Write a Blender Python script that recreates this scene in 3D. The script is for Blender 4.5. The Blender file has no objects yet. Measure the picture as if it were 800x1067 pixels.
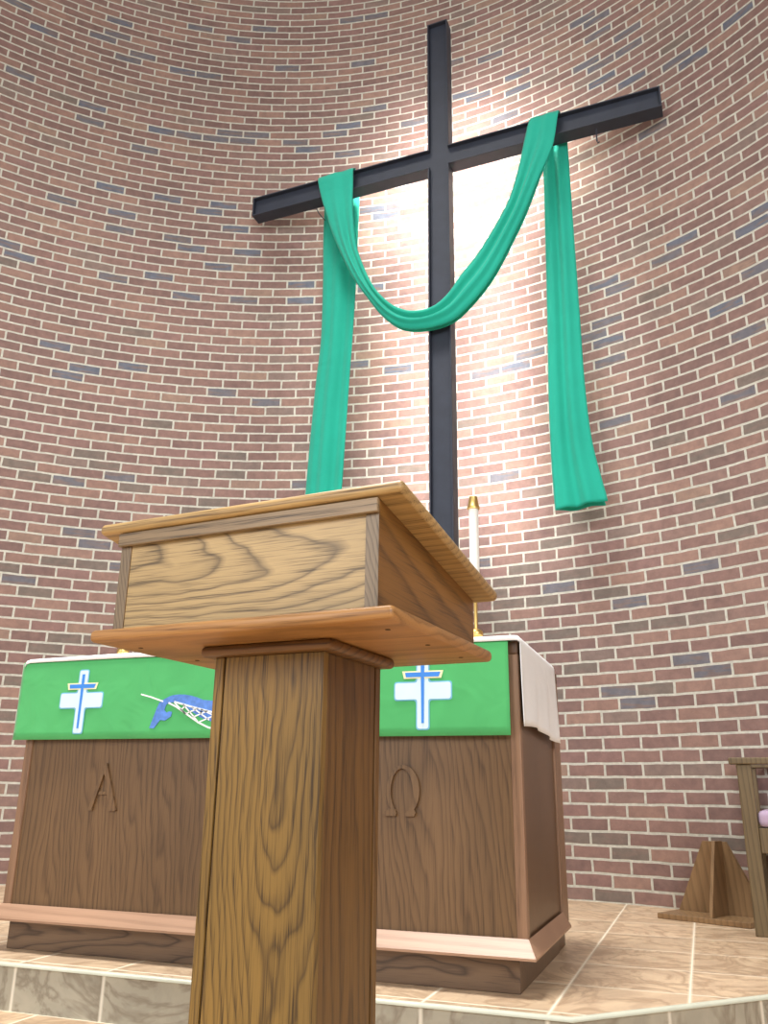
import bpy, bmesh, math, random
from mathutils import Vector, Matrix
random.seed(7)
SC = bpy.context.scene
COL = SC.collection
rad = math.radians

# ------------------------------------------------------------------ helpers
def empty(name, label, cat, loc=(0, 0, 0), rz=0.0, group=None):
    o = bpy.data.objects.new(name, None); COL.objects.link(o)
    o.location = loc; o.rotation_euler = (0, 0, rz); o.empty_display_size = .1
    tag(o, label, cat, group)
    return o

def tag(o, label, cat, group=None):
    o['label'] = label; o['category'] = cat
    if group: o['group'] = group

def build(name, bm, m, parent=None, smooth=False, loc=None):
    bmesh.ops.recalc_face_normals(bm, faces=bm.faces)
    me = bpy.data.meshes.new(name); bm.to_mesh(me); bm.free()
    o = bpy.data.objects.new(name, me); COL.objects.link(o)
    if isinstance(m, (list, tuple)):
        for k in m: me.materials.append(k)
    else:
        me.materials.append(m)
    if smooth:
        for p in me.polygons: p.use_smooth = True
        if smooth != 'all':
            me.set_sharp_from_angle(angle=rad(smooth))
    if parent: o.parent = parent
    if loc: o.location = loc
    return o

def struct(o):
    o['kind'] = 'structure'; return o

def box(bm, x0, x1, y0, y1, z0, z1, bev=0.0, seg=2, mat=None):
    vs = [bm.verts.new((x, y, z)) for x in (x0, x1) for y in (y0, y1) for z in (z0, z1)]
    F = [(0, 1, 3, 2), (4, 6, 7, 5), (0, 4, 5, 1), (2, 3, 7, 6), (0, 2, 6, 4), (1, 5, 7, 3)]
    fs = [bm.faces.new([vs[i] for i in f]) for f in F]
    if mat is not None:
        for f in fs: f.material_index = mat
    if bev > 0:
        es = list({e for f in fs for e in f.edges})
        bmesh.ops.bevel(bm, geom=es, offset=bev, segments=seg, profile=.5, affect='EDGES')
    return bm

def nb(): return bmesh.new()

def prism(bm, pts, axis, d0, d1):
    """pts 2-D outline; axis 'y' -> (x,z) outline, 'z' -> (x,y), 'x' -> (y,z)"""
    def P(a, b, d):
        return {'y': (a, d, b), 'z': (a, b, d), 'x': (d, a, b)}[axis]
    A = [bm.verts.new(P(a, b, d0)) for a, b in pts]
    B = [bm.verts.new(P(a, b, d1)) for a, b in pts]
    n = len(pts)
    bm.faces.new(A); bm.faces.new(B[::-1])
    for i in range(n):
        j = (i + 1) % n
        bm.faces.new([A[i], A[j], B[j], B[i]])
    return bm

def lathe(bm, prof, seg=32, c=(0, 0, 0)):
    rings = []
    for r, z in prof:
        if r < 1e-5:
            rings.append([bm.verts.new((c[0], c[1], c[2] + z))])
        else:
            rings.append([bm.verts.new((c[0] + r * math.cos(2 * math.pi * k / seg), c[1] + r * math.sin(2 * math.pi * k / seg), c[2] + z)) for k in range(seg)])
    for a, b in zip(rings, rings[1:]):
        for k in range(seg):
            l = (k + 1) % seg
            if len(a) == 1 and len(b) == 1: continue
            if len(a) == 1: bm.faces.new([a[0], b[k], b[l]])
            elif len(b) == 1: bm.faces.new([a[k], a[l], b[0]])
            else: bm.faces.new([a[k], a[l], b[l], b[k]])
    if len(rings[0]) > 1: bm.faces.new(rings[0][::-1])
    if len(rings[-1]) > 1: bm.faces.new(rings[-1])
    return bm

def tube(bm, pts, r, seg=8):
    rings = []
    n = len(pts)
    for i, p in enumerate(pts):
        p = Vector(p)
        d = (Vector(pts[min(i + 1, n - 1)]) - Vector(pts[max(i - 1, 0)])).normalized()
        a = d.orthogonal().normalized(); b = d.cross(a)
        rings.append([bm.verts.new(p + r * (a * math.cos(2 * math.pi * k / seg) + b * math.sin(2 * math.pi * k / seg))) for k in range(seg)])
    for A, B in zip(rings, rings[1:]):
        for k in range(seg):
            l = (k + 1) % seg
            bm.faces.new([A[k], A[l], B[l], B[k]])
    bm.faces.new(rings[0][::-1]); bm.faces.new(rings[-1])
    return bm

# ------------------------------------------------------------------ node material helper
class NT:
    def __init__(s, name):
        s.m = bpy.data.materials.new(name); s.m.use_nodes = True
        s.t = s.m.node_tree; s.b = s.t.nodes['Principled BSDF']
    def n(s, typ, **kw):
        nd = s.t.nodes.new(typ)
        for k, v in kw.items(): setattr(nd, k, v)
        return nd
    def l(s, a, b): s.t.links.new(a, b)
    def put(s, sock, v):
        if hasattr(v, 'is_output') or isinstance(v, bpy.types.NodeSocket): s.l(v, sock)
        else: sock.default_value = v
    def math(s, op, a, b=0.0, c=None, clamp=False):
        nd = s.n('ShaderNodeMath', operation=op, use_clamp=clamp)
        s.put(nd.inputs[0], a); s.put(nd.inputs[1], b)
        if c is not None: s.put(nd.inputs[2], c)
        return nd.outputs[0]
    def ramp(s, fac, stops, interp='LINEAR'):
        nd = s.n('ShaderNodeValToRGB'); cr = nd.color_ramp; cr.interpolation = interp
        while len(cr.elements) > 1: cr.elements.remove(cr.elements[-1])
        cr.elements[0].position, cr.elements[0].color = stops[0][0], (*stops[0][1], 1)
        for p, c in stops[1:]:
            e = cr.elements.new(p); e.color = (*c, 1)
        s.put(nd.inputs[0], fac)
        return nd.outputs[0]
    def mix(s, fac, a, b, blend='MIX'):
        nd = s.n('ShaderNodeMix', data_type='RGBA', blend_type=blend)
        s.put(nd.inputs[0], fac); s.put(nd.inputs[6], a if not isinstance(a, tuple) else (*a, 1)); s.put(nd.inputs[7], b if not isinstance(b, tuple) else (*b, 1))
        return nd.outputs[2]
    def noise(s, vec, scale, detail=3, rough=.5, dist=0.0, out=0):
        nd = s.n('ShaderNodeTexNoise'); s.l(vec, nd.inputs['Vector'])
        nd.inputs['Scale'].default_value = scale; nd.inputs['Detail'].default_value = detail
        nd.inputs['Roughness'].default_value = rough; nd.inputs['Distortion'].default_value = dist
        return nd.outputs[out]
    def comb(s, x, y, z):
        nd = s.n('ShaderNodeCombineXYZ')
        for i, v in enumerate((x, y, z)): s.put(nd.inputs[i], v)
        return nd.outputs[0]
    def sep(s, v):
        nd = s.n('ShaderNodeSeparateXYZ'); s.l(v, nd.inputs[0]); return nd.outputs
    def objc(s): return s.n('ShaderNodeTexCoord').outputs['Object']
    def uv(s): return s.n('ShaderNodeTexCoord').outputs['UV']
    def bump(s, h, strength=.3, dist=.01):
        nd = s.n('ShaderNodeBump'); nd.inputs['Strength'].default_value = strength; nd.inputs['Distance'].default_value = dist
        s.l(h, nd.inputs['Height']); s.l(nd.outputs[0], s.b.inputs['Normal']); return nd
    def col(s, c): s.put(s.b.inputs['Base Color'], (*c, 1) if isinstance(c, tuple) else c)
    def rough(s, r): s.put(s.b.inputs['Roughness'], r)

def S(r, g, b):
    f = lambda c: (c / 255 / 12.92) if c <= 10 else ((c / 255 + .055) / 1.055) ** 2.4
    return (f(r), f(g), f(b))

def plain(name, c, rough=.6, metal=0.0, vary=.08, scale=20, spec=.5):
    k = NT(name); v = k.noise(k.objc(), scale, 4)
    a = tuple(x * (1 - vary) for x in c); b = tuple(min(1, x * (1 + vary)) for x in c)
    k.col(k.ramp(v, [(.3, a), (.7, b)])); k.rough(rough); k.b.inputs['Metallic'].default_value = metal
    k.b.inputs['Specular IOR Level'].default_value = spec
    return k.m

def wood(name, light, dark, axis='z', center=(0.0, .12), freq=45.0, off=(0, 0, 0), tilt=(0.0, 0.0), warp=.018, along=.9,
         line=.75, pore=.45, rough=.42, bumps=.12, mottled=.12):
    """oak: growth rings about an axis lying `center` away from the board (cathedral figure where the board cuts them), plus pores"""
    k = NT(name)
    x, y, z = k.sep(k.objc())
    P = {'z': (x, y, z), 'x': (z, y, x), 'y': (x, z, y)}[axis]
    a = k.math('ADD', P[0], off[0]); b = k.math('ADD', P[1], off[1]); c = k.math('ADD', P[2], off[2])
    v1 = k.comb(k.math('MULTIPLY', a, 6.0), k.math('MULTIPLY', b, 6.0), k.math('MULTIPLY', c, along * 2.2))
    nz = k.sep(k.noise(v1, 1.0, 3, .5, 0, 1))
    wa = k.math('MULTIPLY', k.math('SUBTRACT', nz[0], .5), warp * 4)
    wb = k.math('MULTIPLY', k.math('SUBTRACT', nz[1], .5), warp * 4)
    a2 = k.math('ADD', k.math('ADD', a, wa), k.math('MULTIPLY_ADD', c, tilt[0], center[0]))
    b2 = k.math('ADD', k.math('ADD', b, wb), k.math('MULTIPLY_ADD', c, tilt[1], center[1]))
    r = k.math('SQRT', k.math('ADD', k.math('MULTIPLY', a2, a2), k.math('MULTIPLY', b2, b2)))
    fr = k.math('FRACT', k.math('MULTIPLY', r, freq))
    mid = tuple(light[i] * .72 + dark[i] * .28 for i in range(3))
    base = k.ramp(fr, [(0, mid), (.12, light), (.55, tuple(light[i] * .93 + dark[i] * .07 for i in range(3))), (.80, mid), (.92, tuple(light[i] * (1 - line) + dark[i] * line for i in range(3))), (1.0, mid)])
    # pores: short fine streaks, denser in the late wood
    v2 = k.comb(k.math('MULTIPLY', a, 420.0), k.math('MULTIPLY', b, 420.0), k.math('MULTIPLY', c, 9.0))
    pn = k.noise(v2, 1.0, 2, .6)
    late = k.ramp(fr, [(0, (.55,) * 3), (.35, (.35,) * 3), (.8, (1,) * 3), (1, (.8,) * 3)])
    pm = k.math('MULTIPLY', k.ramp(pn, [(.50, (0, 0, 0)), (.66, (1, 1, 1))]), k.math('MULTIPLY', late, pore))
    c1 = k.mix(pm, base, tuple(d * .75 for d in dark))
    v3 = k.comb(k.math('MULTIPLY', a, 5.0), k.math('MULTIPLY', b, 5.0), k.math('MULTIPLY', c, 1.5))
    mo = k.noise(v3, 1.0, 3)
    c2 = k.mix(1.0, c1, k.ramp(mo, [(.3, (1 - mottled,) * 3), (.7, (1 + mottled,) * 3)]), 'MULTIPLY')
    k.col(c2); k.rough(rough)
    k.b.inputs['Coat Weight'].default_value = .12; k.b.inputs['Coat Roughness'].default_value = .25
    k.bump(k.math('SUBTRACT', 1.0, pm), bumps, .002)
    return k.m

# ------------------------------------------------------------------ constants solved from the photograph
CX, CY, WR = -1.3966, 1.3207, 3.5273           # apse wall: centre and radius
PHI0 = 1.6204                                   # angle of brick joint number -5
BW, BH = .2032, .0669                           # brick module, course height
FZ = -.128                                      # lower floor

# ------------------------------------------------------------------ materials
def brick_mat():
    k = NT('brick_apse')
    uv = k.uv()
    bt = k.n('ShaderNodeTexBrick', offset=.5, offset_frequency=2, squash=1.0)
    bt.inputs['Scale'].default_value = 1.0; bt.inputs['Brick Width'].default_value = 1.0; bt.inputs['Row Height'].default_value = 1 / 3
    nzv = k.noise(k.n('ShaderNodeTexCoord').outputs['Object'], 9.0, 2, .5, 0, 1)
    va = k.n('ShaderNodeVectorMath', operation='MULTIPLY_ADD'); k.l(nzv, va.inputs[0]); va.inputs[1].default_value = (.045, .045, 0); k.l(uv, va.inputs[2])
    vs = k.n('ShaderNodeVectorMath', operation='SUBTRACT'); k.l(va.outputs[0], vs.inputs[0]); vs.inputs[1].default_value = (.0225, .0225, 0)
    k.l(vs.outputs[0], bt.inputs['Vector'])
    bt.inputs['Mortar Size'].default_value = .034; bt.inputs['Mortar Smooth'].default_value = .18
    mort = bt.outputs['Fac']
    at = k.n('ShaderNodeAttribute', attribute_name='brick_tone').outputs['Fac']
    tone = k.ramp(at, [(0.00, S(134, 109, 103)), (.16, S(140, 113, 106)), (.32, S(146, 118, 110)), (.46, S(152, 123, 112)), (.58, S(145, 116, 110)), (.68, S(158, 129, 117)), (.76, S(145, 120, 112)), (.82, S(139, 121, 113)), (.86, S(156, 131, 117)), (.885, S(126, 115, 107)), (.93, S(116, 115, 122)), (.96, S(110, 115, 128))], 'CONSTANT')
    # blue-grey bricks are only partly flashed: a red-brown end fades in
    fl = k.noise(k.comb(k.math('MULTIPLY', k.sep(uv)[0], 1.3), k.math('MULTIPLY', k.sep(uv)[1], 9.0), 0.0), 1.0, 2)
    flm = k.math('MULTIPLY', k.ramp(fl, [(.48, (0, 0, 0)), (.60, (1, 1, 1))]), k.ramp(at, [(.879, (0, 0, 0)), (.88, (.75,) * 3)], 'CONSTANT'))
    tone = k.mix(flm, tone, S(134, 116, 108))
    o = k.objc()
    n1 = k.noise(o, 22.0, 5, .6)
    c = k.mix(1.0, tone, k.ramp(n1, [(.25, (.80, .80, .82)), (.75, (1.18, 1.16, 1.14))]), 'MULTIPLY')
    n2 = k.noise(o, 70.0, 4, .7)
    c = k.mix(k.ramp(n2, [(.66, (0, 0, 0)), (.78, (.5, .5, .5))]), c, S(190, 180, 168))
    n3 = k.noise(o, 1.3, 3, .6)
    c = k.mix(1.0, c, k.ramp(n3, [(.3, (.92, .92, .93)), (.7, (1.07, 1.06, 1.05))]), 'MULTIPLY')
    n4 = k.noise(o, 40.0, 4, .6)
    mc = k.ramp(n4, [(.3, S(186, 184, 172)), (.7, S(214, 212, 200))])
    k.col(k.mix(mort, c, mc)); k.rough(.82)
    k.b.inputs['Specular IOR Level'].default_value = .3
    h = k.math('ADD', k.math('MULTIPLY', k.math('SUBTRACT', 1.0, mort), 1.0), k.math('MULTIPLY', n2, .25))
    k.bump(h, .55, .008)
    return k.m

def tile_mat(name, c_lo, c_hi, vein, grout, sx, sy, ox, oy, gw=.0072, rough=.38):
    k = NT(name)
    u, v, _ = k.sep(k.uv())
    fu = k.math('MULTIPLY', k.math('SUBTRACT', u, ox), 1 / sx); fv = k.math('MULTIPLY', k.math('SUBTRACT', v, oy), 1 / sy)
    def edge(f, s):
        fr = k.math('FRACT', f)
        d = k.math('MINIMUM', fr, k.math('SUBTRACT', 1.0, fr))
        return k.math('MULTIPLY', d, s)
    d = k.math('MINIMUM', edge(fu, sx), edge(fv, sy))
    gm = k.ramp(d, [(0, (1, 1, 1)), (gw * .42, (1, 1, 1)), (gw * .62, (0, 0, 0))])
    idv = k.comb(k.math('FLOOR', fu), k.math('FLOOR', fv), 0.0)
    wn = k.n('ShaderNodeTexWhiteNoise', noise_dimensions='3D'); k.l(idv, wn.inputs['Vector'])
    vo = k.n('ShaderNodeVectorMath', operation='MULTIPLY_ADD'); k.l(wn.outputs['Color'], vo.inputs[0]); vo.inputs[1].default_value = (20, 20, 20); k.l(k.objc(), vo.inputs[2])
    n1 = k.noise(vo.outputs[0], 5.0, 6, .6, 1.2)
    n2 = k.noise(vo.outputs[0], 3.0, 4, .55, 2.5)
    vm = k.math('SUBTRACT', 1.0, k.math('MULTIPLY', k.math('ABSOLUTE', k.math('SUBTRACT', n2, .5)), 14.0), clamp=True)
    base = k.ramp(n1, [(.28, c_lo), (.5, tuple((c_lo[i] + c_hi[i]) / 2 for i in range(3))), (.72, c_hi)])
    base = k.mix(k.math('MULTIPLY', vm, .6), base, vein)
    tv = k.math('MULTIPLY_ADD', wn.outputs['Value'], .2, .9)
    base = k.mix(1.0, base, k.comb(tv, tv, tv), 'MULTIPLY')
    k.col(k.mix(gm, base, grout)); k.rough(k.math('MULTIPLY_ADD', gm, .4, rough))
    k.bump(k.math('SUBTRACT', k.math('MULTIPLY', n1, .3), gm), .35, .003)
    return k.m

def cloth(name, c, weave=900.0, rough=.85, trans=0.0, vary=.06, sheen=.15, crease=.5):
    k = NT(name); o = k.objc()
    n = k.noise(o, 4.0, 3)
    k.col(k.ramp(n, [(.3, tuple(x * (1 - vary) for x in c)), (.7, tuple(min(1, x * (1 + vary)) for x in c))]))
    k.rough(rough); k.b.inputs['Sheen Weight'].default_value = sheen
    k.b.inputs['Specular IOR Level'].default_value = .2
    w = k.noise(o, weave, 1); wr = k.noise(o, 7.0, 2, .5, 1.0)
    k.bump(k.math('MULTIPLY_ADD', wr, crease, k.math('MULTIPLY', w, .03)), .5, .02)
    if trans:
        out = k.t.nodes['Material Output']
        tr = k.n('ShaderNodeBsdfTranslucent'); tr.inputs[0].default_value = (*c, 1)
        mx = k.n('ShaderNodeMixShader'); mx.inputs[0].default_value = trans
        k.l(k.b.outputs[0], mx.inputs[1]); k.l(tr.outputs[0], mx.inputs[2]); k.l(mx.outputs[0], out.inputs[0])
    return k.m

M = {}
M['brick'] = brick_mat()
M['tile'] = tile_mat('tile_chancel', S(190, 164, 136), S(226, 200, 166), S(158, 128, 100), S(240, 230, 208), .3215, .3405, -.404, 2.36)
M['tile_low'] = tile_mat('tile_nave', S(180, 152, 124), S(216, 188, 152), S(150, 118, 90), S(236, 224, 200), .3215, .3405, -.30, 2.315)
M['riser'] = tile_mat('tile_riser', S(152, 148, 134), S(188, 182, 164), S(120, 108, 92), S(226, 220, 204), .3215, .40, -.404, -.30, gw=.008)
M['nosing'] = plain('nosing_trim', S(196, 198, 180), .35, 0, .06, 14)
OAK_L, OAK_D = S(206, 168, 104), S(92, 66, 36)
COL_L, COL_D = S(172, 130, 66), S(84, 56, 24)
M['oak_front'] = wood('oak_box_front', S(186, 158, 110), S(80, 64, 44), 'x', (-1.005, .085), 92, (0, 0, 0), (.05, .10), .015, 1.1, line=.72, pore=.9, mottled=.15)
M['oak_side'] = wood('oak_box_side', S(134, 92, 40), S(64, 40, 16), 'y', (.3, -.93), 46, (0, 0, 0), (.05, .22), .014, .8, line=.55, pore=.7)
M['oak_top'] = wood('oak_top', S(184, 150, 96), S(88, 64, 38), 'x', (-1.6, .2), 60, (0, 0, 0), (.03, .05), .012, .6, line=.4, pore=.85)
M['oak_end'] = wood('oak_end_grain', S(140, 120, 94), S(78, 64, 48), 'z', (.05, .06), 130, (0, 0, .1), (.25, .0), .008, 2.0, line=.6, pore=.5)
M['oak_trim'] = wood('oak_trim', S(150, 126, 94), S(84, 66, 46), 'x', (.0, .05), 60, (0, .1, .8), (.02, .0), .008, .6, line=.4, pore=1.0)
M['oak_shelf'] = wood('oak_shelf', S(182, 132, 76), S(108, 70, 34), 'x', (-1.75, -.1), 60, (0, 0, 0), (.03, .02), .016, .6, line=.5, pore=.7)
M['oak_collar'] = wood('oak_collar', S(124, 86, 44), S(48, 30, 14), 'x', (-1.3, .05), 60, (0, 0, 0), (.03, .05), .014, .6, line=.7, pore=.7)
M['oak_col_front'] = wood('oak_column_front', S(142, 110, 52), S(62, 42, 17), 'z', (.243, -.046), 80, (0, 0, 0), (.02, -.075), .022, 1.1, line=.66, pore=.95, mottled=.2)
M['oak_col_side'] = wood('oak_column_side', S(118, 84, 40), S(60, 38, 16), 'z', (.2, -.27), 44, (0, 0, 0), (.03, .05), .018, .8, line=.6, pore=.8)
ALT_L, ALT_D = S(116, 88, 58), S(66, 45, 27)
M['alt_front'] = wood('altar_veneer', ALT_L, ALT_D, 'z', (0, .06), 46, (0, 0, 0), (.10, -.05), .05, .5, line=.5, pore=.6, rough=.45)
M['alt_side'] = wood('altar_side_veneer', S(112, 84, 60), S(76, 52, 34), 'z', (.3, -2.6), 60, (0, 0, 0), (.02, .03), .010, .4, line=.25, pore=.5, rough=.4)
M['alt_post'] = wood('altar_post', S(148, 114, 88), S(92, 66, 46), 'z', (.3, -2.2), 60, (0, 0, .4), (.02, .02), .008, .5, line=.4, pore=.5)
M['alt_ledge'] = wood('altar_ledge', S(176, 140, 114), S(120, 88, 66), 'x', (.05, .1), 50, (0, -2.4, 0), (.02, .02), .008, .5, line=.3, pore=.3, rough=.42)
_b = M['alt_ledge'].node_tree.nodes['Principled BSDF']; _b.inputs['Coat Weight'].default_value = 0.0
M['alt_plinth'] = wood('altar_plinth', S(116, 92, 70), S(56, 40, 30), 'x', (-.05, .05), 60, (0, 0, .6), (.03, .05), .03, .7, line=.85, pore=.5)
M['alt_dark'] = wood('altar_dark_wood', S(96, 66, 40), S(58, 36, 20), 'z', (.3, .1), 50, line=.4)
M['chair_wood'] = wood('chair_wood', S(116, 98, 68), S(66, 52, 34), 'z', (.08, .06), 60, (0, 0, .2), (.03, .02), .008, .5, line=.5, pore=.5)
M['stand_wood'] = wood('stand_wood', S(146, 116, 82), S(92, 70, 46), 'z', (.2, .12), 40, (0, 0, 0), (.05, .05), .012, .6, line=.4, pore=.3)
M['hole'] = plain('screw_hole', S(52, 32, 16), .8)
M['steel'] = plain('bronze_steel', S(46, 52, 66), .6, .0, .10, 12)
M['ceil'] = plain('ceiling_plaster', S(190, 186, 178), .9, 0, .03, 3)
k = NT('warm_light_strip'); k.col((1.0, .95, .9)); k.b.inputs['Emission Color'].default_value = (1.0, .95, .89, 1); k.b.inputs['Emission Strength'].default_value = 62.0; M['strip'] = k.m
M['banner'] = cloth('teal_cloth', S(44, 196, 170), 500, .75, .25, .05, .2)
M['frontal'] = cloth('green_cloth', S(84, 182, 110), 700, .8, 0, .08, .2)
M['linen'] = cloth('white_linen', S(247, 250, 252), 600, .8, 0, .02, .1)
M['app_pale'] = plain('applique_pale', S(214, 240, 250), .7, 0, .03)
M['app_edge'] = plain('applique_edge', S(120, 190, 220), .7, 0, .03)
M['app_cream'] = plain('applique_cream', S(244, 240, 196), .7, 0, .03)
M['app_blue'] = plain('applique_blue', S(64, 140, 232), .7, 0, .05)
M['app_whale'] = plain('applique_whale', S(92, 138, 218), .7, 0, .2, 60)
M['app_white'] = plain('applique_white', S(246, 250, 250), .7, 0, .02)
M['app_dark'] = plain('applique_dark', S(24, 40, 60), .7, 0, .02)
M['brass'] = plain('polished_brass', S(232, 198, 124), .34, 1.0, .05)
M['wax'] = plain('white_wax', S(246, 246, 240), .5, 0, .01)
M['glass_cup'] = plain('pale_drip_cup', S(232, 226, 210), .25, 0, .02)
M['cushion'] = cloth('lilac_cloth', S(186, 166, 190), 500, .85, 0, .05)

# ------------------------------------------------------------------ apse wall
DARK = {(4, -1), (4, 0), (4, 3), (8, 0), (13, -18), (14, 1), (15, 0), (15, 1), (16, -17), (16, 3), (17, -1), (17, 2), (19, -17), (20, -16), (20, -15), (20, 1), (20, 2), (21, -3), (22, -3), (22, 1), (23, -3), (23, -2), (23, 0), (24, -17), (24, -3), (24, -1), (24, 3), (25, -18), (25, -15), (25, -3), (25, -1), (26, -18), (26, 4), (27, -17), (27, -16), (27, -15), (27, -4), (28, -1), (28, 5), (29, -16), (29, 3), (30, -16), (30, 0), (33, -13), (33, 3), (34, -12), (35, -18), (35, -17), (35, -15), (35, -3), (35, 2), (36, -18), (36, -15), (36, -9), (37, -16), (37, -14), (37, -12), (37, -6), (37, 4), (38, -16), (38, 1), (38, 5), (39, -12), (41, -4), (42, 5), (44, 1), (45, -11), (45, 4), (46, -17), (46, -12), (46, -3), (46, -2), (46, 1), (47, -17), (47, -2), (47, 0), (47, 5), (48, -15), (48, -6), (48, 1), (49, -18), (49, -8), (51, 1), (51, 5), (52, 1), (52, 3), (52, 6), (53, 3), (57, -14), (57, -12), (57, -10), (58, -19), (58, -16), (58, -7), (59, -20), (59, -15), (59, -10), (61, -13), (63, -14), (63, -12), (64, -16), (64, -14), (66, -18), (66, -16), (66, -12), (66, 3), (67, -7), (68, -13), (68, -7), (68, -6), (69, -17), (69, -15), (69, -13), (69, -6), (71, 4), (72, 4), (72, 6), (73, 2), (75, 1), (77, -10), (77, 2), (78, -15), (78, -14), (78, -13), (78, -10), (79, -18), (79, -9), (79, -6), (79, -2), (79, 2), (80, -8), (80, -3), (81, -4), (81, -2), (87, -20), (87, -17), (87, -15), (92, -17)}

def wall_pt(i, r=WR):
    ph = PHI0 - (i + 5) * BW / r if r == WR else PHI0 - (i + 5) * BW / WR
    return CX + r * math.cos(ph), CY + r * math.sin(ph)

def make_wall():
    I0, I1, R0, R1 = -32, 23, -2, 122
    tone = {}
    def brick_tone(r, b):
        if (r, b) not in tone:
            rr = random.random
            t = rr() * .9
            if r > 74 and rr() < .05: t = .95
            if (r, b) in DARK: t = random.choice((.97, .97, .94)) if r > 44 else random.choice((.89, .91, .94))
            tone[(r, b)] = t
        return tone[(r, b)]
    bm = bmesh.new()
    lay = bm.faces.layers.float.new('brick_tone'); uvl = bm.loops.layers.uv.new('UVMap')
    nh = (I1 - I0) * 2
    grid = []
    for r in range(R0, R1 + 1):
        row = []
        for h in range(nh + 1):
            x, y = wall_pt(I0 + h / 2); row.append(bm.verts.new((x, y, r * BH)))
        grid.append(row)
    for r in range(R0, R1):
        for h in range(nh):
            A, B = grid[r - R0], grid[r - R0 + 1]
            f = bm.faces.new([A[h], A[h + 1], B[h + 1], B[h]])
            i = I0 + h / 2
            b = math.floor(i) if r % 2 == 0 else math.floor(i - .5)
            f[lay] = brick_tone(r, b); f.smooth = True
            us = (i + .5, i + 1.0, i + 1.0, i + .5); vs = (r, r, r + 1, r + 1)
            for lp, u, v in zip(f.loops, us, vs): lp[uvl].uv = (u + 100, (v + 100) / 3)
    # the wall's thickness behind the face
    T = .25
    out = []
    for r in (R0, R1):
        row = []
        for h in range(nh + 1):
            x, y = wall_pt(I0 + h / 2, WR + T); row.append(bm.verts.new((x, y, r * BH)))
        out.append(row)
    for h in range(nh):
        bm.faces.new([out[0][h + 1], out[0][h], out[1][h], out[1][h + 1]])
        bm.faces.new([grid[-1][h], grid[-1][h + 1], out[1][h + 1], out[1][h]])
    for h, col in ((0, 0), (nh, nh)):
        ring = [g[h] for g in grid]
        bm.faces.new(ring + [out[1][h], out[0][h]])
    me = bpy.data.meshes.new('wall_apse'); bm.to_mesh(me); bm.free()
    o = bpy.data.objects.new('wall_apse', me); COL.objects.link(o); me.materials.append(M['brick'])
    return struct(o)
make_wall()

# ------------------------------------------------------------------ floors
def uv_xy(bm, su=1.0):
    uvl = bm.loops.layers.uv.verify()
    for f in bm.faces:
        n = f.normal
        for lp in f.loops:
            c = lp.vert.co
            lp[uvl].uv = (c.x, c.y) if abs(n.z) > .5 else (c.x, c.z)

bm = nb(); box(bm, -7, 6, -7, 7, FZ - .2, FZ); bm.normal_update(); uv_xy(bm)
struct(build('floor', bm, M['tile_low']))

K0, K1 = (-.345, 2.318), (1.75, 4.413)          # corner of the step, far end of its 45 degree side
bm = nb()
edge = [(-5.6, 2.318), K0, K1]
outline = edge + [(1.75, 5.3), (-5.6, 5.3)]
prism(bm, outline, 'z', FZ, -.0004); bm.normal_update()
uvl = bm.loops.layers.uv.verify()
for f in bm.faces:
    n = f.normal
    for lp in f.loops:
        c = lp.vert.co
        if abs(n.z) > .5: lp[uvl].uv = (c.x, c.y); f.material_index = 0
        else:
            f.material_index = 1
            if abs(n.y) > .95: lp[uvl].uv = (c.x, c.z)
            else:
                d = Vector((c.x - K0[0], c.y - K0[1])).length if c.x > K0[0] - 1e-4 else 0
                lp[uvl].uv = (d - .404 + .02, c.z)
o = struct(build('floor_chancel', bm, [M['tile'], M['riser']]))
# nosing: rounded edge strip along the step
bm = nb()
dv = Vector((K1[0] - K0[0], K1[1] - K0[1])).normalized()
def off_path(d):
    # outline of the step pushed out by d
    n2 = Vector((dv.y, -dv.x)); b = Vector((K0[0], K0[1]))
    t = d * math.tan(rad(45) / 2)
    return [(-5.6, 2.318 - d), (K0[0] + t, K0[1] - d), (K1[0] + n2.x * d, K1[1] + n2.y * d)]
prof = [(-.005, .0012), (.001, .0012), (.005, -.001), (.007, -.004), (.007, -.009), (.0, -.0105), (-.005, -.0105)]
rows = []
for d, z in prof: rows.append([bm.verts.new((x, y, z)) for x, y in off_path(d)])
n = len(prof)
for i in range(n):
    A, B = rows[i], rows[(i + 1) % n]
    for j in range(2): bm.faces.new([A[j], A[j + 1], B[j + 1], B[j]])
bm.faces.new([r[0] for r in rows]); bm.faces.new([r[2] for r in rows][::-1])
struct(build('trim_1', bm, M['nosing'], smooth=40))

bm = nb(); box(bm, -7, 6, -7, 7, 122 * BH + .001, 122 * BH + .2)
struct(build('ceiling', bm, M['ceil']))

# ------------------------------------------------------------------ altar
AX0, AX1, AY0, AY1 = -2.262, -.478, 2.50, 3.26
altar = empty('altar', 'wide brown wooden altar with carved Greek letters and mitred base ledge', 'altar', (0, 0, 0))
altar.location = ((AX0 + AX1) / 2, AY0, 0)
ACX = (AX0 + AX1) / 2
def A(name, fn, m, parent=None, smooth=False):
    bm = nb(); fn(bm)
    bmesh.ops.translate(bm, vec=(-ACX, -AY0, 0), verts=bm.verts)
    return build(name, bm, m, parent or altar, smooth)
A('plinth', lambda b: box(b, -2.232, -.506, 2.512, 3.20, 0, .0905, .002), M['alt_plinth'])
A('foot', lambda b: box(b, -.535, -.510, 3.215, 3.36, 0, .0905, .002), M['alt_dark'])
A('front_panel', lambda b: box(b, -2.232, -.508, 2.506, 2.53, .118, .944), M['alt_front'])
A('side_panel', lambda b: box(b, -.500, -.486, 2.53, 3.13, .118, .944), M['alt_side'])
A('side_panel', lambda b: box(b, -2.254, -2.240, 2.53, 3.13, .118, .944), M['alt_side'])
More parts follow.
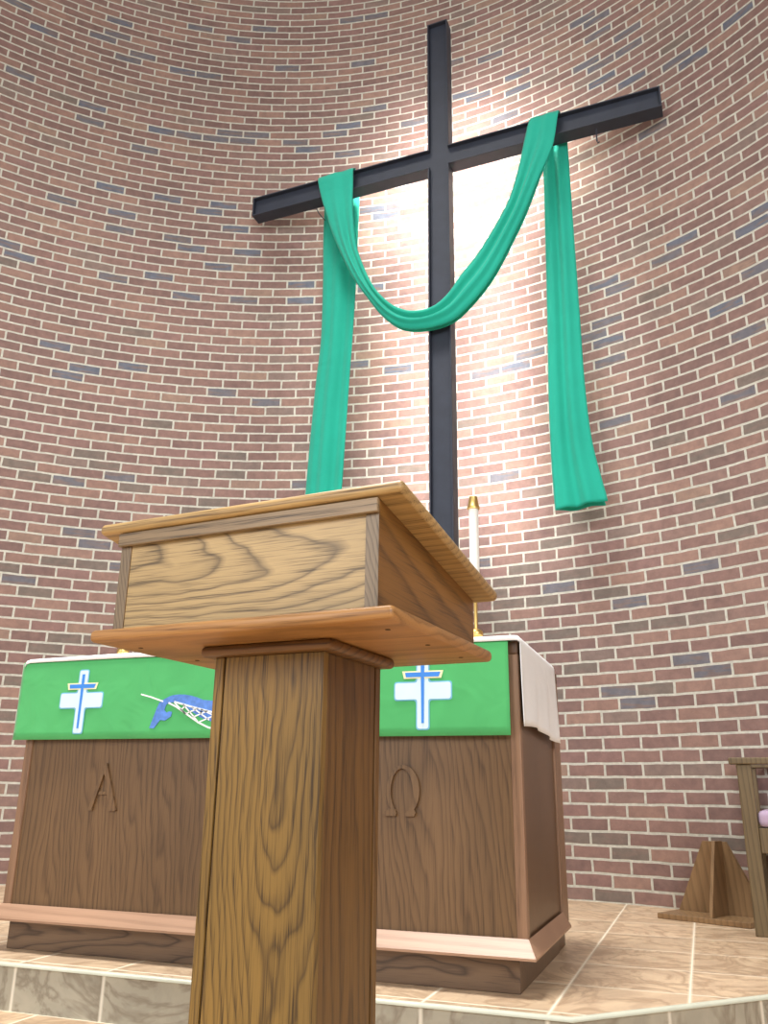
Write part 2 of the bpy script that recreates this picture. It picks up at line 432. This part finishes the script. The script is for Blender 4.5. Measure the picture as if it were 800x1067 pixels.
A('back_panel', lambda b: box(b, -2.232, -.508, 3.225, 3.245, .09, .944), M['alt_front'])
A('corner_post', lambda b: box(b, -.509, AX1, 2.50, 2.531, .118, .906, .004), M['alt_post'])
A('corner_post', lambda b: box(b, AX0, -2.231, 2.50, 2.531, .118, .906, .004), M['alt_post'])
A('corner_post', lambda b: box(b, -.509, AX1, 3.125, AY1, .0915, .906, .004), M['alt_post'])
A('corner_post', lambda b: box(b, AX0, -2.231, 3.125, AY1, .0915, .906, .004), M['alt_post'])
A('top_slab', lambda b: box(b, AX0, AX1, 2.50, AY1, .906, .9445, .003), M['alt_dark'])
def ledge(b):
    # sloping board mitred round front and ends: meets the body at the top, stands out at the foot
    pr = [(0.0, .1345), (.002, .137), (.044, .097), (.044, .0905), (0.0, .0905)]
    def path(d): return [(AX0 - d * .6, 3.122), (AX0 - d * .6, 2.50 - d), (AX1 + d * .6, 2.50 - d), (AX1 + d * .6, 3.122)]
    rows = [[b.verts.new((x, y, z)) for x, y in path(d)] for d, z in pr]
    k = len(pr)
    for i in range(k):
        P, Q = rows[i], rows[(i + 1) % k]
        for j in range(3): b.faces.new([P[j], P[j + 1], Q[j + 1], Q[j]])
    b.faces.new([r[0] for r in rows]); b.faces.new([r[-1] for r in rows][::-1])
A('ledge_moulding', ledge, M['alt_ledge'])
def letter_a(b):
    # tall narrow A with flared feet
    prism(b, [(-1.9085, .590), (-1.9015, .590), (-1.846, .442), (-1.848, .4375), (-1.874, .4375), (-1.874, .442), (-1.9035, .548), (-1.909, .556), (-1.9425, .444), (-1.9415, .4375), (-1.957, .4375), (-1.957, .444)], 'y', 2.4975, 2.508)
    prism(b, [(-1.924, .489), (-1.884, .489), (-1.886, .499), (-1.9205, .499)], 'y', 2.499, 2.508)
A('carved_letter', letter_a, M['alt_front'])
def letter_o(b):
    cx, cz = -.838, .512
    out, inn = [], []
    for k in range(0, 25):
        t = rad(-58 + (180 + 116) * k / 24)
        c, s = math.cos(t), math.sin(t)
        hw = .0125 + .0085 * max(0, math.cos(t - rad(20)))       # thicker on the right shoulder
        out.append((cx + .043 * c + hw * .5 * c, cz + .070 * s + hw * .35 * s))
        inn.append((cx + .043 * c - hw * .5 * c, cz + .070 * s - hw * .35 * s))
    for (o0, o1, i0, i1) in zip(out, out[1:], inn, inn[1:]):
        prism(b, [o0, o1, i1, i0], 'y', 2.4965, 2.508)
    prism(b, [(-.801, .442), (-.829, .442), (-.829, .449), (-.822, .457), (-.800, .4595), (-.796, .453)], 'y', 2.4960, 2.508)
    prism(b, [(-.893, .442), (-.859, .442), (-.856, .449), (-.862, .462), (-.876, .462), (-.889, .456), (-.896, .453)], 'y', 2.4960, 2.508)
    bmesh.ops.remove_doubles(b, verts=b.verts, dist=.0004)
A('carved_letter', letter_o, M['alt_front'])
for o in altar.children:
    if o.name == 'carved_letter': o['label'] = 'carved letter A'
    if o.name == 'carved_letter.001': o['label'] = 'carved letter omega'

# ------------------------------------------------------------------ cloths on the altar
GX0, GX1, GY = -2.300, -.503, 2.479
def sheet(name, nx, prof, x0f, x1f, wob, m, thick):
    """strip hung over an edge: prof = list of (y, z)"""
    bm = nb(); rows = []
    L = len(prof)
    for j, (y, z) in enumerate(prof):
        f = j / (L - 1); row = []
        for i in range(nx + 1):
            t = i / nx
            x = x0f(f) * (1 - t) + x1f(f) * t
            dy, dz = wob(x, f, t)
            row.append(bm.verts.new((x, y + dy, z + dz)))
        rows.append(row)
    for P, Q in zip(rows, rows[1:]):
        for i in range(nx): bm.faces.new([P[i], P[i + 1], Q[i + 1], Q[i]])
    return bm
prof = [(2.62, .9462), (2.55, .9462), (2.50, .9462), (2.487, .9452), (2.4815, .941), (2.4795, .934)] + [(2.479, .934 - .0265 * k) for k in range(1, 11)]
def wobf(x, f, t):
    if f < .35: return 0, 0
    return .0022 * math.sin(x * 23 + 2 * math.sin(x * 7)) * (f - .3) - .0015 * math.sin(x * 61 + f * 9) * (f - .3), 0
bm = sheet('f', 120, prof, lambda f: GX0, lambda f: GX1, wobf, None, 0)
fr = build('altar_frontal', bm, M['frontal'], smooth='all')
md = fr.modifiers.new('t', 'SOLIDIFY'); md.thickness = .0016; md.offset = 1
tag(fr, 'bright green altar frontal with pale blue crosses and a blue whale', 'altar cloth')

def appl(name, pts, m, parent, y0=2.4735, th=.0012):
    bm = nb(); prism(bm, pts, 'y', y0, y0 + th)
    return build(name, bm, m, parent)
def rounded(pts, r=.006, seg=4):
    out = []
    n = len(pts)
    for i in range(n):
        p = Vector(pts[i]); a = Vector(pts[i - 1]) - p; b = Vector(pts[(i + 1) % n]) - p
        q = min(r, a.length * .45, b.length * .45)
        A_, B_ = p + a.normalized() * q, p + b.normalized() * q
        for k in range(seg + 1):
            t = k / seg
            out.append(tuple((1 - t) ** 2 * A_ + 2 * t * (1 - t) * p + t * t * B_))
    return out
def emblem_cross(cx, label):
    top, bot = .905, .690
    body = [(cx - .0175, top), (cx + .0175, top), (cx + .0175, .826), (cx + .088, .826), (cx + .088, .777), (cx + .0175, .777), (cx + .0175, bot), (cx - .0175, bot), (cx - .0175, .777), (cx - .088, .777), (cx - .088, .826), (cx - .0175, .826)]
    grow = [(x + (.004 if x > cx else -.004), z + (.004 if (z > .8) else -.004)) for x, z in body]
    e = appl('cross_emblem', rounded(grow, .010), M['app_edge'], fr, 2.4752, .0012)
    e['label'] = label
    appl('pale_cross', rounded(body, .008), M['app_pale'], e, 2.4742, .0012)
    appl('cream_bar', [(cx - .0655, .8615), (cx + .0655, .8615), (cx + .0585, .8385), (cx - .0595, .8385)], M['app_cream'], e, 2.4733, .0012)
    blue = [(cx - .0055, .892), (cx + .0055, .892), (cx + .0055, .857), (cx + .0565, .857), (cx + .051, .843), (cx + .0052, .843), (cx + .0038, .706), (cx - .0038, .706), (cx - .0052, .843), (cx - .053, .843), (cx - .056, .857), (cx - .0055, .857)]
    appl('blue_cross', blue, M['app_blue'], e, 2.4724, .0012)
emblem_cross(-2.0225, 'pale blue double-barred cross at the left end')
emblem_cross(-.767, 'pale blue double-barred cross at the right end')
whale = [(-1.73, .703), (-1.712, .702), (-1.69, .729), (-1.671, .727), (-1.649, .740), (-1.646, .755), (-1.657, .757), (-1.668, .753), (-1.677, .762), (-1.672, .778), (-1.662, .786), (-1.626, .786), (-1.595, .773), (-1.565, .752), (-1.535, .735), (-1.495, .722), (-1.455, .722), (-1.43, .742), (-1.43, .765), (-1.455, .782), (-1.49, .788), (-1.530, .792), (-1.555, .801), (-1.578, .807), (-1.602, .811), (-1.625, .812), (-1.648, .810), (-1.662, .806), (-1.685, .796), (-1.699, .786), (-1.708, .766), (-1.714, .748), (-1.722, .726)]
wh = appl('whale_emblem', whale, M['app_whale'], fr, 2.4748, .0012)
def net(b, y0=2.4736, y1=2.4748):
    def bar(p, q, w):
        p, q = Vector(p), Vector(q); d = (q - p).normalized(); n_ = Vector((-d.y, d.x)) * w / 2
        prism(b, [tuple(p + n_), tuple(q + n_), tuple(q - n_), tuple(p - n_)], 'y', y0, y1)
    def line(ps, w):
        for p, q in zip(ps, ps[1:]): bar(p, q, w)
    line([(-1.775, .816), (-1.735, .806), (-1.684, .790)], .005)
    line([(-1.662, .785), (-1.630, .771), (-1.585, .745), (-1.541, .719), (-1.503, .703), (-1.45, .690)], .0055)
    line([(-1.640, .788), (-1.579, .772), (-1.512, .756), (-1.45, .742)], .0055)
    for p, q in (((-1.640, .786), (-1.590, .746)), ((-1.605, .779), (-1.545, .724)), ((-1.57, .769), (-1.50, .726)), ((-1.535, .761), (-1.47, .735)),
                 ((-1.612, .760), (-1.595, .774)), ((-1.588, .749), (-1.545, .765)), ((-1.566, .735), (-1.508, .756)), ((-1.538, .720), (-1.47, .745))):
        bar(p, q, .0042)
bm = nb(); net(bm); build('net_emblem', bm, M['app_white'], fr)['label'] = 'white fishing net and line'
appl('whale_eye', [(-1.5335 + .0038 * math.cos(t * .6283), .7525 + .0038 * math.sin(t * .6283)) for t in range(10)], M['app_dark'], wh, 2.4738, .0012)

# white cloth over the top, dropped at the right end
bm = nb()
xs = [-2.292, -2.286, -2.27] + [-2.2 + 1.7 * i / 40 for i in range(41)] + [-.485, -.474, -.4685, -.466] + [-.4655] * 12
zs = [.938, .950, .9545] + [.9555] * 41 + [.9555, .9545, .950, .941] + [.941 - .0208 * k for k in range(1, 13)]
ys = [2.4745, 2.4745, 2.477, 2.485, 2.52] + [2.52 + .6 * i / 40 for i in range(1, 41)]
rows = []
nxs = len(xs)
for i, (x, z) in enumerate(zip(xs, zs)):
    row = []
    drop = max(0, i - (nxs - 14)) / 13
    for j, y in enumerate(ys):
        t = j / (len(ys) - 1)
        zz = z
        if j == 0 and drop == 0: zz = z - .0135
        if j == 1 and drop == 0: zz = z - .004
        hump = .003 * math.exp(-((x + 1.75) / .25) ** 2) + .0015 * math.sin(x * 9)
        if drop == 0: zz += hump if j > 0 else hump * .4
        xo = x + drop * (.004 + .006 * math.sin(y * 29) * drop + .0012 * math.sin(y * 61 + 1))
        yo = y - drop * .018 * (1 - t) + drop * .006 * t
        if drop > 0 and j == 0: yo = 2.474 - drop * .02
        zo = zz + (drop * .010 * math.sin(t * 5) if drop > .9 else 0)
        row.append(bm.verts.new((xo, yo, zo)))
    rows.append(row)
for P, Q in zip(rows, rows[1:]):
    for j in range(len(ys) - 1): bm.faces.new([P[j], P[j + 1], Q[j + 1], Q[j]])
lin = build('altar_linen', bm, M['linen'], smooth='all')
md = lin.modifiers.new('t', 'SOLIDIFY'); md.thickness = .002; md.offset = 0
tag(lin, 'plain white linen cloth on altar top hanging down the right end', 'altar cloth')

# ------------------------------------------------------------------ candlesticks and candles
CYL = 2.75; TOPZ = .9575
def candlestick(x, y, label):
    t = empty('candlestick', label, 'candlestick', (x, y, TOPZ), 0, 'brass candlesticks on the altar')
    build('base', lathe(nb(), [(0.0, 0), (.05, 0), (.05, .006), (.042, .012), (.030, .018), (.016, .026), (.010, .034), (.0095, .040)]), M['brass'], t, 40)
    build('knob', lathe(nb(), [(.006, .040), (.016, .046), (.0225, .052), (.024, .060), (.0225, .068), (.016, .074), (.006, .077)]), M['brass'], t, 'all')
    build('stem', lathe(nb(), [(.0062, .0765), (.0062, .190), (.010, .198), (.013, .206)]), M['brass'], t, 40)
    build('drip_cup', lathe(nb(), [(.013, .206), (.030, .210), (.050, .222), (.052, .226), (.047, .225), (.028, .216), (.0, .214)]), M['glass_cup'], t, 40)['label'] = 'pale drip cup'
    return t
def candle(x, y, label):
    t = empty('candle', label, 'candle', (x, y, TOPZ + .2145), 0, 'white altar candles')
    build('wax_body', lathe(nb(), [(.0165, 0), (.0168, .29), (.0150, .292), (0, .292)]), M['wax'], t, 40)
    build('follower', lathe(nb(), [(.0178, .287), (.0225, .289), (.0225, .296), (.0195, .300), (.0160, .322), (.0142, .332), (.0142, .3345), (.0115, .3345), (.0110, .325), (0, .322)]), M['brass'], t, 40)['label'] = 'brass follower cap'
    build('wick', lathe(nb(), [(.001, .322), (.001, .334), (0, .335)], 8), M['hole'], t)
candlestick(-.664, CYL, 'tall brass candlestick near the right end of the altar')
candle(-.664, CYL, 'white candle with brass cap rising beside the cross upright')
candlestick(-2.077, CYL, 'brass candlestick left on the altar, only its round knob showing')
candle(-2.077, CYL, 'white candle in the left candlestick, behind the lectern box')

# ------------------------------------------------------------------ cross
cross = empty('cross', 'tall dark steel cross on the brick wall behind the altar', 'cross', (-1.2475, 4.3865, 0), rad(-2.3))
UW, BX, BZ0, BZ1, TZ, DEP, REC, FL = .0725, 1.417, 4.452, 4.606, 5.700, .098, .030, .0095
bm = nb()
box(bm, -UW + FL, UW - FL, REC, REC + .012, 0, TZ - FL)                    # web
box(bm, -UW, -UW + FL, 0, DEP, 0, BZ0 - .0002, .0012, 1); box(bm, UW - FL, UW, 0, DEP, 0, BZ0 - .0002, .0012, 1)
box(bm, -UW, -UW + FL, 0, DEP, BZ1 + .0002, TZ, .0012, 1); box(bm, UW - FL, UW, 0, DEP, BZ1 + .0002, TZ, .0012, 1)
box(bm, -UW + FL, UW - FL, 0, DEP, TZ - FL, TZ, .0012, 1)
build('upright', bm, M['steel'], cross)
bm = nb()
for s in (-1, 1):
    a, b = sorted((s * (UW - FL), s * BX)); a2, b2 = sorted((s * (UW - FL), s * (BX - FL)))
    box(bm, a2, b2, REC, REC + .012, BZ0 + FL, BZ1 - FL)
    box(bm, a, b, 0, DEP, BZ0, BZ0 + FL, .0012, 1); box(bm, a, b, 0, DEP, BZ1 - FL, BZ1, .0012, 1)
    a3, b3 = sorted((s * (BX - FL), s * BX)); box(bm, a3, b3, 0, DEP, BZ0 + FL, BZ1 - FL, .0012, 1)
build('crossbeam', bm, M['steel'], cross)
# light strips fixed in the back of the channel: they wash the wall behind the cross
for (x0, x1, z0, z1) in ((-.014, .014, 2.0, 3.9), (-.03, .03, 3.9005, 4.40), (-.03, .03, 4.66, 5.25), (-.62, -.09, 4.50, 4.55), (.09, .60, 4.50, 4.55)):
    build('light_strip', box(nb(), x0, x1, REC + .0125, DEP + .002, z0, z1), M['strip'], cross)['label'] = 'glowing warm white light strip'
build('hook', tube(nb(), [(1.02, .05, 4.453), (1.02, .05, 4.36), (1.024, .05, 4.345), (1.034, .05, 4.350)], .005), M['steel'], cross)
build('hook', tube(nb(), [(-.945, .09, 4.455), (-.92, .092, 4.40), (-.875, .10, 4.335)], .0035), M['steel'], cross)
for x in (-1.36, 1.36):   # brackets to the wall at the beam ends
    pass

# ------------------------------------------------------------------ banner: one long cloth, tail - over the beam - swag - over the beam - tail
def lerp(a, b, t): return a + (b - a) * t
# rows: (outer x, outer z, inner x, inner z, y, pleat amplitude, back fold depth)
rowsB = []
tl = [(-.985, 1.92, -.715, 1.90), (-.968, 2.25, -.700, 2.23), (-.945, 2.72, -.68, 2.70), (-.918, 3.13, -.664, 3.09), (-.894, 3.42, -.650, 3.36), (-.896, 3.88, -.634, 3.80), (-.905, 4.20, -.628, 4.16), (-.905, 4.46, -.622, 4.48)]
for k, (a, b, c, d) in enumerate(tl): rowsB.append((a, b, c, d, 0.152 - .02 * (k / 7), .026 - .008 * k / 7, .035))
rowsB += [(-.900, 4.56, -.615, 4.57, .120, .008, .010), (-.893, 4.612, -.610, 4.614, .108, .004, .003), (-.888, 4.6175, -.606, 4.618, .055, .003, .002), (-.880, 4.615, -.603, 4.615, -.006, .004, .003)]
sw = [[-0.876, 4.567, -0.602, 4.575], [-0.835, 4.395, -0.597, 4.435], [-0.798, 4.279, -0.593, 4.307], [-0.749, 4.117, -0.578, 4.129], [-0.671, 3.914, -0.552, 3.939], [-0.574, 3.697, -0.493, 3.75], [-0.478, 3.537, -0.415, 3.575], [-0.375, 3.38, -0.307, 3.437], [-0.276, 3.276, -0.216, 3.372], [-0.177, 3.228, -0.133, 3.345], [-0.082, 3.212, -0.044, 3.345], [0.017, 3.213, 0.025, 3.375], [0.115, 3.239, 0.094, 3.44], [0.214, 3.317, 0.157, 3.528], [0.313, 3.422, 0.239, 3.618], [0.4, 3.55, 0.321, 3.729], [0.522, 3.781, 0.436, 3.917], [0.587, 3.917, 0.495, 4.043], [0.673, 4.127, 0.544, 4.218], [0.727, 4.248, 0.571, 4.349], [0.769, 4.367, 0.590, 4.449], [0.805, 4.575, 0.620, 4.580]]
for k, (a, b, c, d) in enumerate(sw):
    e = min(k, len(sw) - 1 - k) / 4; e = min(1, e)
    rowsB.append((a, b, c, d, -.030 - .028 * e, .006 + .014 * e, .004 + .045 * e))
rowsB += [(.812, 4.615, .632, 4.615, -.006, .004, .003), (.820, 4.6175, .645, 4.618, .055, .003, .002), (.824, 4.612, .655, 4.614, .108, .004, .003), (.827, 4.56, .662, 4.57, .120, .008, .008)]
tr = [(.829, 4.46, .667, 4.46), (.829, 4.10, .663, 4.15), (.830, 3.65, .652, 3.70), (.831, 3.20, .639, 3.24), (.833, 2.75, .622, 2.73), (.850, 2.41, .617, 2.35), (.890, 2.16, .620, 2.13), (.905, 2.085, .622, 2.055), (.912, 2.035, .624, 2.012)]
for k, (a, b, c, d) in enumerate(tr): rowsB.append((a, b, c, d, .134, .016 + .014 * k / 8, .02 + .03 * k / 8))
# resample rows smoothly (Catmull-Rom)
def cat(P, t, i):
    p0, p1, p2, p3 = P[max(i - 1, 0)], P[i], P[i + 1], P[min(i + 2, len(P) - 1)]
    return tuple(.5 * (2 * b + (c - a) * t + (2 * a - 5 * b + 4 * c - d) * t * t + (3 * b - a - 3 * c + d) * t ** 3) for a, b, c, d in zip(p0, p1, p2, p3))
dense = []
for i in range(len(rowsB) - 1):
    nsub = 4 if abs(rowsB[i][1] - rowsB[i + 1][1]) + abs(rowsB[i][0] - rowsB[i + 1][0]) > .12 else 2
    for q in range(nsub): dense.append(cat(rowsB, q / nsub, i))
dense.append(rowsB[-1])
bm = nb(); NF = 34
rows = []
for r_, (ax, az, bx, bz, y, amp, fold) in enumerate(dense):
    row = []
    ph = r_ * .012
    for q in range(NF + 1):
        f = q / NF
        if f <= .68:                      # front layer
            t = f / .68
            dy = amp * (math.sin(t * 9.5 + .6 + ph) * .55 + math.sin(t * 17 + 2 + ph * 1.5) * .35) - amp * .6 * math.sin(math.pi * t)
        else:                             # folded-back layer
            u_ = (f - .68) / .32
            t = 1 - u_ * .93
            dy = fold * math.sin(min(1, u_ * 3) * math.pi / 2) + amp * .5 * math.sin(t * 11 + 1)
        row.append(bm.verts.new((lerp(ax, bx, t), y + dy, lerp(az, bz, t))))
    rows.append(row)
for P, Q in zip(rows, rows[1:]):
    for q in range(NF): bm.faces.new([P[q], P[q + 1], Q[q + 1], Q[q]])
# hem lip at the free end of the right tail
ban = build('draped_banner', bm, M['banner'], smooth='all')
ban.location = cross.location; ban.rotation_euler = cross.rotation_euler
md = ban.modifiers.new('t', 'SOLIDIFY'); md.thickness = .003; md.offset = 0
tag(ban, 'long teal green cloth draped over the cross arms in a swag', 'drape')

# ------------------------------------------------------------------ lectern
lec = empty('lectern', 'golden oak lectern with sloped top standing in front of the altar', 'lectern')
LX, LY, LZ, LA = -.4106, 1.1746, .776, -.0961
lec.location = (LX, LY, FZ); lec.rotation_euler = (0, 0, LA)
ZS = LZ - FZ                                      # shelf top above the lectern's foot
def Lp(name, fn, m, smooth=False, parent=None):
    bm = nb(); fn(bm); return build(name, bm, m, parent or lec, smooth)
TS = .0224; TK = .0196
U0, U1, V0, V1 = -.4136, -.1877, .1265, .353      # column
CB = ZS - TS - TK
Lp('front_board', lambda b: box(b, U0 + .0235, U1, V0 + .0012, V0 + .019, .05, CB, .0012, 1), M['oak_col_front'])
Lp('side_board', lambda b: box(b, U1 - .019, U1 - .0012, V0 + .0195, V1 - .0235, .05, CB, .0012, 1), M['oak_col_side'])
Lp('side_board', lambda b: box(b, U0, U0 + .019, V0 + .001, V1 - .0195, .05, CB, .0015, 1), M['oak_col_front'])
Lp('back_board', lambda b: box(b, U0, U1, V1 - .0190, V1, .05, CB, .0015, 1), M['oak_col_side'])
Lp('core', lambda b: box(b, U0 + .015, U1 - .006, V0 + .006, V1 - .006, .05, CB - .001), M['hole'])
Lp('base', lambda b: box(b, -.545, -.055, .02, .46, 0, .05, .008, 3), M['oak_shelf'])
Lp('collar', lambda b: box(b, -.4355, -.1645, .108, .3715, CB, ZS - TS, .0085, 4), M['oak_collar'], 40)
sh = Lp('shelf', lambda b: box(b, -.60, 0, 0, .474, ZS - TS, ZS, .0085, 4), M['oak_shelf'], 40)
for (u, v) in ((-.046, .081), (-.042, .239), (-.037, .393), (-.550, .082), (-.546, .246), (-.545, .393)):
    Lp('screw_hole', lambda b: lathe(b, [(.0045, ZS - TS - .0006), (.0045, ZS - TS + .002), (0, ZS - TS + .002)], 12, (u, v, 0)), M['hole'], False, sh)
# box: sides rise to the slope of the top
B0, B1, W0, W1, HF, HB = -.565, -.035, .021, .4635, .1795, .1025
def zt(v): return ZS + HF + (HB - HF) * (v - W0) / (W1 - W0)
for a, b_ in ((B0, B0 + .0235), (B1 - .0235, B1)):
    def side(b):
        prism(b, [(W0, ZS), (W1, ZS), (W1, zt(W1)), (W0, zt(W0))], 'x', a, b_)
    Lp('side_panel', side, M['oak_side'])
    def cap(b):
        prism(b, [(W0 - .0012, ZS), (W0 + .004, ZS), (W0 + .004, zt(W0) - .025), (W0 - .0012, zt(W0) - .025)], 'x', a + .0003, b_ - .0003)
    Lp('end_grain', cap, M['oak_end'])['label'] = 'grey-brown end grain of the side panel'
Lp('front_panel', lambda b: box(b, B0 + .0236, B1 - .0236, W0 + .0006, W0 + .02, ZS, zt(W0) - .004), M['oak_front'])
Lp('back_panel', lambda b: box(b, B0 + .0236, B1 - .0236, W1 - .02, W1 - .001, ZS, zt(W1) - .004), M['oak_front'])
Lp('trim_strip', lambda b: box(b, B0 - .002, B1 + .001, W0 - .0105, W0 - .0013, zt(W0) - .0245, zt(W0) - .0005, .0012, 1), M['oak_trim'])
# sloped reading top
sl = (HB - HF) / (W1 - W0); L_ = math.hypot(1, sl)
bm = nb(); box(bm, -.612, .012, 0, .478 * L_, 0, .021, .0088, 4)
bmesh.ops.rotate(bm, cent=(0, 0, 0), matrix=Matrix.Rotation(math.atan(sl), 3, 'X'), verts=bm.verts)
bmesh.ops.translate(bm, vec=(0, .004, zt(.004) + .0004), verts=bm.verts)
build('reading_top', bm, M['oak_top'], lec, 40)
# low book stop along the far (lower) edge
bm = nb(); box(bm, -.56, -.04, 0, .016, .0, .020, .004, 2)
bmesh.ops.rotate(bm, cent=(0, 0, 0), matrix=Matrix.Rotation(math.atan(sl), 3, 'X'), verts=bm.verts)
bmesh.ops.translate(bm, vec=(0, .440, zt(.440) + .0214), verts=bm.verts)
build('book_stop', bm, M['oak_top'], lec)

# ------------------------------------------------------------------ chair at the right
ch = empty('armchair', 'wooden armchair with lilac seat cushion by the brick wall at right', 'chair', (.142, 3.867, 0), rad(-5.0))
def Cp(name, fn, m, smooth=False):
    bm = nb(); fn(bm); return build(name, bm, m, ch, smooth)
DW = .50
for y in (0, DW):
    Cp('front_leg', lambda b: box(b, 0, .056, y, y + .05, 0, .636, .004), M['chair_wood'])
    Cp('rear_leg', lambda b: box(b, .50, .55, y, y + .05, 0, 1.05, .004), M['chair_wood'])
    Cp('armrest', lambda b: box(b, -.028, .50, y - .008, y + .058, .637, .664, .005), M['chair_wood'])
    Cp('seat_rail', lambda b: box(b, .0565, .499, y + .008, y + .036, .300, .394, .003), M['chair_wood'])
Cp('seat_rail', lambda b: box(b, .008, .036, .051, DW - .001, .300, .394, .003), M['chair_wood'])
Cp('seat_rail', lambda b: box(b, .512, .540, .051, DW - .001, .300, .394, .003), M['chair_wood'])
Cp('seat_board', lambda b: box(b, .052, .49, .038, DW + .010, .384, .3955), M['chair_wood'])
Cp('seat_cushion', lambda b: box(b, .0575, .49, .004, DW + .046, .396, .460, .022, 5), M['cushion'], 'all')
Cp('back_panel', lambda b: box(b, .515, .535, .051, DW - .001, .52, .98, .003), M['chair_wood'])
Cp('top_rail', lambda b: box(b, .498, .552, -.01, DW + .06, 1.051, 1.10, .006), M['chair_wood'])

# ------------------------------------------------------------------ wooden stand base by the wall
st = empty('wooden_stand', 'low brown wooden stand base with triangular fins beside the armchair', 'stand', (-.228, 4.245, 0), rad(-24.85))
def Sp(name, fn, m=None):
    bm = nb(); fn(bm); return build(name, bm, m or M['stand_wood'], st)
Sp('base_board', lambda b: box(b, -.01, .40, 0, .215, 0, .022, .003))
Sp('back_fin', lambda b: prism(b, [(.005, .0225), (.405, .0225), (.250, .320), (.145, .320)], 'y', .180, .200))
Sp('front_fin', lambda b: prism(b, [(.012, .0225), (.1795, .0225), (.1795, .324), (.110, .324)], 'x', .222, .236))

# ------------------------------------------------------------------ light
W = bpy.data.worlds.new('World'); SC.world = W; W.use_nodes = True
bg = W.node_tree.nodes['Background']; bg.inputs[0].default_value = (.90, .95, 1.0, 1); bg.inputs[1].default_value = .66
def area(name, loc, target, size, power, color=(1, 1, 1), size_y=None):
    d = bpy.data.lights.new(name, 'AREA'); d.energy = power; d.color = color
    d.shape = 'RECTANGLE'; d.size = size; d.size_y = size_y or size
    o = bpy.data.objects.new(name, d); COL.objects.link(o); o.location = loc
    o.rotation_euler = (Vector(target) - Vector(loc)).to_track_quat('-Z', 'Y').to_euler()
    return o
dl = area('ceiling_downlight', (-1.75, 1.5, 7.95), (-1.6, 1.9, 0), 2.2, 175, (1, .98, .95), 1.8)
dl.data.spread = rad(80)
area('nave_fill', (3.3, -4.6, 4.2), (-.6, 3.2, 1.2), 2.6, 345, (1, .99, .98))  # unseen fill behind the camera, added to brighten right-facing sides such as the linen
area('nave_fill', (-4.2, -5.2, 3.6), (.2, 3.8, 1.0), 2.6, 150, (1, .99, .98))  # second unseen fill, added on the left to balance the wall brightness

# ------------------------------------------------------------------ camera
cam = bpy.data.cameras.new('camera'); co = bpy.data.objects.new('camera', cam); COL.objects.link(co)
F_PX, PITCH, ROLL, PSI = 875.99, .3233, .0138, -.3487
cam.sensor_fit = 'VERTICAL'; cam.sensor_height = 36.0; cam.lens = F_PX * 36.0 / 1067
co.location = (0, 0, .5041)
# heading: rotate by -PSI about z; pitch up; roll
co.rotation_euler = (Matrix.Rotation(-PSI, 3, 'Z') @ Matrix.Rotation(math.pi / 2 + PITCH, 3, 'X') @ Matrix.Rotation(ROLL, 3, 'Z')).to_euler()
cam.clip_start = .02
SC.camera = co
SC.view_settings.view_transform = 'Standard'; SC.view_settings.look = 'None'
SC.view_settings.exposure = 0.0; SC.view_settings.gamma = 1.0; SC.view_settings.use_curve_mapping = False
